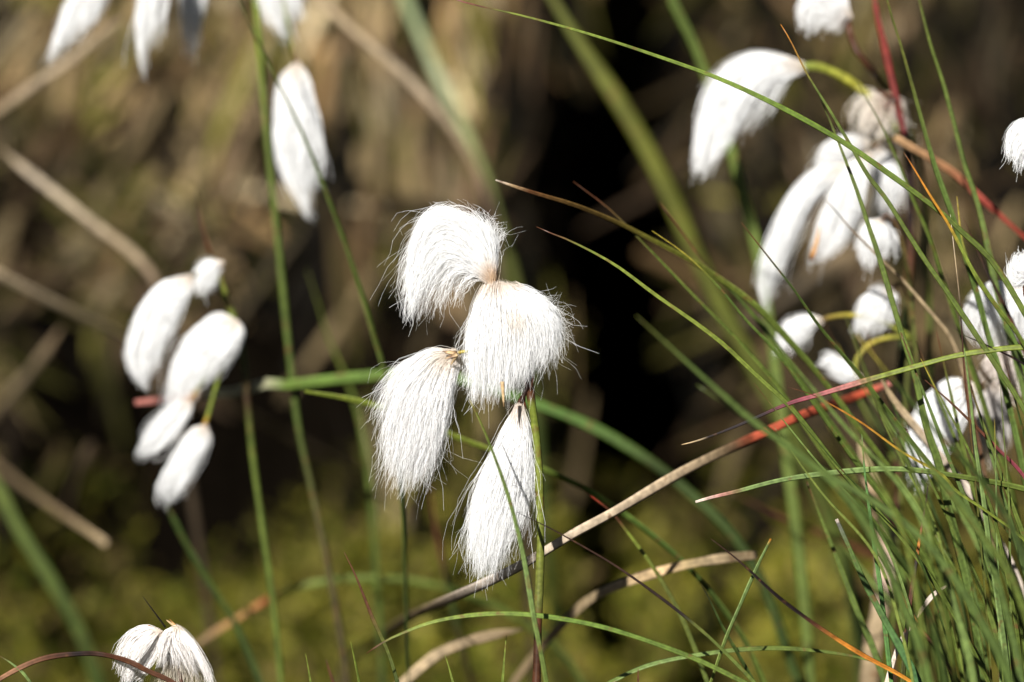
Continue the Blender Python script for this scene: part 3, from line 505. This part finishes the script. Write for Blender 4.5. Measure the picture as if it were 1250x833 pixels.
blade('blurred straw stem along the top left corner', [(150, 20), (90, 70), (40, 105), (-20, 150)], 10, [(0, BD), (.5, (.46, .36, .24)), (1, BD)], .25, name='dead_sedge_blade', taper=.1, sec='flat', roll=0, twist=.2)
blade('dark green blade passing in front of the hanging top left tuft', [(270, -60), (292, 0), (320, 62), (368, 160), (400, 240), (430, 322), (455, 405), (475, 480), (490, 600), (500, 850)], 8, [(0, DG), (.6, G), (.7, DG), (1, DG)], .085)
blade('thin blurred blade standing left of the middle left hanging tuft', [(375, 330), (388, 370), (402, 415), (430, 482), (447, 560), (458, 680), (468, 850)], 9, [(0, OL), (.3, G), (1, DG)], .18)
blade('blurred blade with a pink and straw tip running level behind the left plant', [(165, 492), (200, 488), (240, 483), (295, 478), (315, 468), (350, 470), (420, 462), (500, 457), (560, 462), (640, 488), (740, 530), (840, 600), (920, 690), (980, 850)], 13, [(0, PK), (.06, PK), (.08, (.4, .38, .24)), (.16, (.4, .38, .24)), (.18, (.12, .19, .03)), (.5, (.09, .17, .03)), (.65, DG), (1, DG)], .12, taper=.1, tipw=.5)
blade('yellow green blade passing behind the lowest sharp tuft and on down right', [(372, 478), (430, 488), (500, 508), (560, 535), (600, 549), (660, 571), (720, 600), (790, 648), (850, 703), (905, 775), (940, 850)], 9, [(0, YG), (.3, YG), (.55, (.10, .16, .03)), (.8, DG), (1, G)], .06, taper=.1, tipw=.5)
blade('very blurred green blade slanting down the lower left edge', [(-20, 560), (20, 640), (60, 705), (100, 775), (125, 850)], 16, [(0, G), (1, DG)], .24, taper=.15)
blade('blurred green stem slanting right below the lowest left tuft', [(203, 615), (225, 660), (252, 706), (288, 763), (325, 850)], 8, [(0, DG), (1, DG)], .13, taper=.1)
blade('blurred arching blade with an orange tip near the bottom left', [(236, 790), (262, 772), (290, 755), (312, 741), (345, 723), (385, 712), (450, 706), (520, 712), (600, 738), (680, 790), (720, 850)], 8, [(0, BD), (.1, (.35, .18, .06)), (.15, (.3, .16, .05)), (.19, (.4, .09, .03)), (.23, (.13, .17, .04)), (.6, G), (1, DG)], .17, taper=.05, tipw=.6)
blade('sharp red topped blade standing at the bottom left of the sharp plant', [(420, 674), (435, 705), (455, 755), (475, 800), (490, 850)], 5, [(0, BR), (.4, BR), (.6, OL), (1, DG)])
for i, (lab, q, w_) in enumerate([('tiny green blade tip right of the bottom red topped blade base', [(543, 800), (548, 815), (560, 860)], 4.5), ('upright green blade tip just left of the main stem', [(618, 776), (616, 800), (612, 850)], 4.5),
     ('green blade tip nearest left of the red topped blade', [(428, 783), (433, 806), (442, 850)], 4.5), ('leftmost green blade tip of the bottom edge tips', [(373, 798), (377, 820), (382, 850)], 4), ('brownish blurred blade tip between two green tips at the bottom', [(398, 805), (404, 825), (412, 850)], 5), ('stubby brown tip at the bottom edge right of the main stem', [(779, 816), (779, 835), (779, 855)], 4.5)]):
    blade(lab, q, w_, [(0, YG if 'brown' not in lab else BR), (1, G if 'brown' not in lab else BR)], 0 if 'blur' not in lab else .04, taper=.9, n=16)
blade('green blade arching across the bottom over the foot of the main stem', [(447, 798), (462, 788), (480, 778), (530, 759), (590, 750), (650, 751), (720, 762), (780, 779), (850, 805), (900, 829), (940, 850)], 6.5, [(0, BR), (.04, BR), (.08, YG), (.5, (.12, .19, .03)), (1, G)], -.012, taper=.25)
blade('straight green blade crossing in front of the lowest sharp tuft', [(573, 488), (583, 508), (598, 543), (616, 592), (630, 640), (641, 690), (651, 750), (661, 800), (670, 850)], 6.5, [(0, Y), (.05, YG), (.15, G), (.6, LG), (1, G)], -.022)
blade('blade with a long black needle tip reaching the lowest sharp tuft from the right', [(630, 625), (655, 637), (690, 655), (750, 690), (800, 725), (835, 752), (870, 782), (910, 822), (935, 850)], 5, [(0, BK), (.25, DB), (.64, BK), (.67, OL), (.8, G), (1, G)], -.01, taper=.9)
blade('short red tipped blade crossing the pale leaf right of the main stem', [(713, 600), (730, 612), (748, 627), (770, 655), (800, 697), (835, 760), (870, 850)], 6, [(0, RD), (.12, BR), (.2, BR), (.25, YG), (.5, OL), (1, G)], .035)
blade('black tipped blade fading to orange at the base in the lower right', [(868, 658), (890, 675), (910, 692), (950, 729), (1000, 766), (1050, 798), (1100, 825), (1145, 855)], 7, [(0, DB), (.2, BK), (.42, BK), (.5, BR), (.62, O), (.7, (.4, .14, .02)), (.78, O), (1, (.5, .25, .03))], -.01, taper=.6)
blade('pale straight blade tip crossing the black tipped blade', [(941, 658), (925, 690), (902, 742), (885, 782), (862, 850)], 5, [(0, O), (.04, LG), (.5, LG), (1, YG)], -.005, taper=.3, tipw=.5)
blade('dark needle right behind the pale straight blade tip', [(856, 714), (866, 732), (882, 765), (902, 800), (930, 850)], 5, [(0, BK), (.3, DG), (1, DG)], .01)
blade('low arching blade rising from the bottom edge right of the middle', [(1078, 812), (1040, 801), (980, 793), (920, 792), (850, 800), (790, 813), (740, 836), (710, 855)], 6.5, [(0, G), (.4, G), (.7, LG), (1, G)], .015, taper=.3)
blade('bluish green blade with a bitten white tip in the lower right', [(1021, 634), (1035, 665), (1055, 710), (1080, 757), (1105, 802), (1130, 850)], 10, [(0, W), (.02, (.12, .12, .1)), (.15, BGn), (1, (.06, .15, .05))], -.01, taper=.8, tipw=.4)
blade('soft blade left of the one with the bitten white tip', [(985, 588), (1004, 638), (1025, 690), (1046, 745), (1066, 792), (1085, 850)], 8, gg(BR, .02, G, BGn), .035)
blade('light green upright blade running down the pale straw strip', [(1052, 530), (1056, 580), (1065, 650), (1075, 720), (1082, 780), (1090, 850)], 6, gg(LG, .01, (.09, .19, .05)), -.005)
blade('brown tipped needle crossing the pale straw strip', [(1066, 668), (1085, 698), (1105, 735), (1122, 765), (1150, 802), (1180, 850)], 5, [(0, BR), (.25, BK), (.4, (.35, .14, .03)), (.6, BR), (1, OL)], 0)
blade('dark red and black upright stem among the lower right blades', [(1133, 590), (1130, 615), (1124, 650), (1117, 695), (1109, 750), (1104, 800), (1101, 850)], 6, [(0, BK), (.2, BR), (.3, O), (.36, BK), (.6, BR), (.7, BK), (1, OL)], 0)
blade('white and pink curved dead stem low in the tangle', [(1160, 713), (1141, 725), (1125, 744), (1110, 766), (1094, 797), (1078, 850)], 6.5, [(0, BD), (.2, W), (.4, PK), (.5, W), (.8, W), (1, BE)], .005, name='dead_sedge_blade', taper=.15)
blade('broad pinkish straw strip standing blurred behind the lower right', [(1050, 540), (1066, 600), (1082, 660), (1080, 720), (1068, 780), (1060, 850)], 25, [(0, BE), (.3, (.42, .28, .17)), (.5, (.62, .46, .36)), (.7, BE), (1, BD)], .11, name='dead_sedge_blade', taper=.2, sec='flat', roll=0, twist=.1)
blade('pale straw blade slanting beneath the tuft in the tangle', [(1075, 462), (1092, 490), (1110, 512), (1150, 560), (1185, 602), (1215, 652), (1240, 702), (1262, 770), (1270, 850)], 11, [(0, BD), (.1, BE), (.4, W), (1, W)], .045, name='dead_sedge_blade', taper=.1)
blade('thin reddish brown blade crossing the tuft in the tangle', [(1122, 458), (1160, 491), (1190, 520), (1217, 547), (1250, 582), (1280, 640)], 4.5, [(0, BR), (.4, BR), (.7, PU), (1, OL)], .005)
blade('fine green blade with a yellow tip in front of the tuft in the tangle', [(1124, 438), (1140, 470), (1160, 507), (1182, 548), (1200, 592), (1218, 650), (1240, 760), (1250, 850)], 5, gg(Y, .02, G), -.008)
blade('thin black stalk lying across above the tuft in the tangle', [(1163, 403), (1180, 411), (1205, 422), (1250, 445), (1290, 480)], 3.2, [(0, OL), (.2, BK), (1, BK)], 0)
blade('pale green upright blade at the right edge, broadest at its foot', [(1177, 425), (1184, 480), (1191, 545), (1200, 605), (1207, 660), (1216, 720), (1226, 790), (1232, 850)], 10, gg(LG, .01, LG), -.008, taper=.9)
blade('hair thin yellow green stem upright near the right edge, the left one', [(1214, 512), (1216, 590), (1217, 650), (1219, 720), (1222, 850)], 3.4, gg(Y, .02, LG), -.005)
blade('hair thin green stem upright near the right edge, the right one', [(1221, 468), (1226, 540), (1232, 620), (1233, 700), (1236, 850)], 3.4, gg(OL, .02, G), 0)
blade('blurred dark red blade in the lower right background', [(890, 600), (951, 630), (1001, 651), (1052, 673), (1110, 710), (1160, 850)], 10, [(0, DB), (.2, BR), (.5, BR), (.7, OL), (1, G)], .17)
blade('striped straw leaf lying on the right of the main stem', [(925, 678, .06), (870, 684, .05), (820, 694, .05), (760, 713, .06), (715, 736, .08), (670, 780, .1)], 13, [(0, BD), (.2, BE), (.3, (.3, .22, .1)), (.4, CR), (.7, BE), (1, BD)], name='dead_sedge_blade', taper=.1, tipw=.7)
blade('blurred straw leaf curving out of the bottom edge left of the main stem', [(640, 768), (600, 776), (565, 786), (530, 802), (490, 836), (470, 855)], 13, [(0, (.2, .15, .08)), (.3, BD), (.6, BE), (1, BE)], .085, name='dead_sedge_blade', taper=.2)
blade('dark red blurred stem left of the lowest sharp tuft', [(525, 590), (531, 640), (543, 700), (560, 770), (580, 850)], 10, [(0, BR), (.3, BR), (.5, DG), (1, DB)], .16)
blade('brown dead stem curving in from the lower left corner past the matted wool', [(232, 846, -.008), (205, 830, -.008), (180, 819, -.008), (158, 808, -.008), (130, 800), (100, 798), (50, 805), (0, 829), (-40, 860)], 6.5, [(0, BR), (.3, BR), (.5, BK), (.6, BR), (.8, (.3, .15, .08)), (1, BR)], 0, name='dead_sedge_blade', taper=.05, tipw=.8)
blade('thin green blade in the lower left corner', [(-2, 800), (14, 810), (30, 824), (48, 850)], 4, [(0, BR), (.3, LG), (1, G)], 0)
blade('upright hazy green stem behind the lower right grasses', [(955, 480), (962, 560), (975, 660), (985, 760), (990, 850)], 14, [(0, OL), (1, G)], .16, taper=.1)
blade('curving yellowish edged blade left of the right edge tufts', [(1168, 240), (1176, 300), (1196, 345), (1222, 385), (1248, 440), (1262, 520), (1270, 700)], 6, gg(Y, .05, (.08, .13, .02)), .02)

# the plain green blades massed in the lower right
random.seed(21)
lab = 'plain green blade among the mass crowded into the lower right corner'
for i in range(25):
    bx = random.uniform(1105, 1300); by = 858; hgt = random.uniform(190, 480)
    soft = random.random() < .55; ddv = random.choice([random.uniform(.05, .13), random.uniform(-.09, -.045)]) if soft else random.uniform(-.03, .03)
    wd = random.uniform(6, 12) if soft else random.uniform(3, 6.5)
    ln = random.gauss(.42, .20)*hgt; ln = max(-20, ln)
    top = (bx-ln-30*random.random(), by-hgt); midp = (bx-ln*.30, by-hgt*.52); low = (bx-ln*.08, by-hgt*.2)
    c = random.choice([G, G, BGn, DG, (.14, .20, .05), (.15, .19, .035), (.11, .17, .03)])
    o = blade(lab, [top, ((top[0]+midp[0])/2-random.uniform(0, 6), (top[1]+midp[1])/2), midp, low, (bx, by)], wd, gg(random.choice([BR, OL, Y, G]), .03, c), ddv, group='plain green blades massed at the lower right', taper=random.uniform(.5, .9))
for i in range(10):
    bx = random.uniform(1180, 1330); ddv = random.uniform(0, .06)
    x0 = bx-random.uniform(60, 150); y0 = random.uniform(380, 560)
    c = random.choice([G, BGn, DG])
    blade(lab, [(x0, y0), (x0+(bx-x0)*.35, y0+(850-y0)*.3), (x0+(bx-x0)*.75, y0+(850-y0)*.65), (bx, 858)], random.uniform(4, 9), gg(BR, .03, c), ddv, group='plain green blades massed at the lower right', taper=.7)

# ================================================================== light
sun = bpy.data.lights.new('sun', 'SUN'); sun.energy = 11.8; sun.angle = R(.53); sun.color = (1, .97, .925)
so = bpy.data.objects.new('sun', sun); COL.objects.link(so)
d = Vector((.32, .70, -.64)).normalized()                # light travels right, away from the camera and down
so.rotation_euler = d.to_track_quat('-Z', 'Y').to_euler(); so.location = (-2, -2, 4)
w = bpy.data.worlds.new('World'); scene.world = w; w.use_nodes = True; nt = w.node_tree; bg = nt.nodes['Background']
sky = nt.nodes.new('ShaderNodeTexSky'); sky.sky_type = 'NISHITA'; sky.sun_disc = False
el = math.asin(-d.z); az = math.atan2(-d.x, -d.y)          # clockwise from +Y
sky.sun_elevation = el; sky.sun_rotation = az
nt.links.new(sky.outputs[0], bg.inputs[0]); bg.inputs[1].default_value = .045
# ================================================================== camera
cam = bpy.data.cameras.new('camera'); co = bpy.data.objects.new('camera', cam); COL.objects.link(co)
co.location = CAM.tolist(); co.rotation_euler = (R(90)-PITCH, 0, 0)
cam.sensor_width = 36; cam.lens = 150; cam.clip_start = .05; cam.clip_end = 1000
cam.dof.use_dof = True; cam.dof.focus_distance = FOC; cam.dof.aperture_fstop = 6.6; cam.dof.aperture_blades = 8
scene.camera = co
scene.cycles.max_bounces = 14; scene.cycles.diffuse_bounces = 10; scene.cycles.transmission_bounces = 8; scene.cycles.transparent_max_bounces = 4
scene.view_settings.view_transform = 'Standard'; scene.view_settings.look = 'None'; scene.view_settings.exposure = 0
for o in COL.objects:
    if '_o' in o: del o['_o']
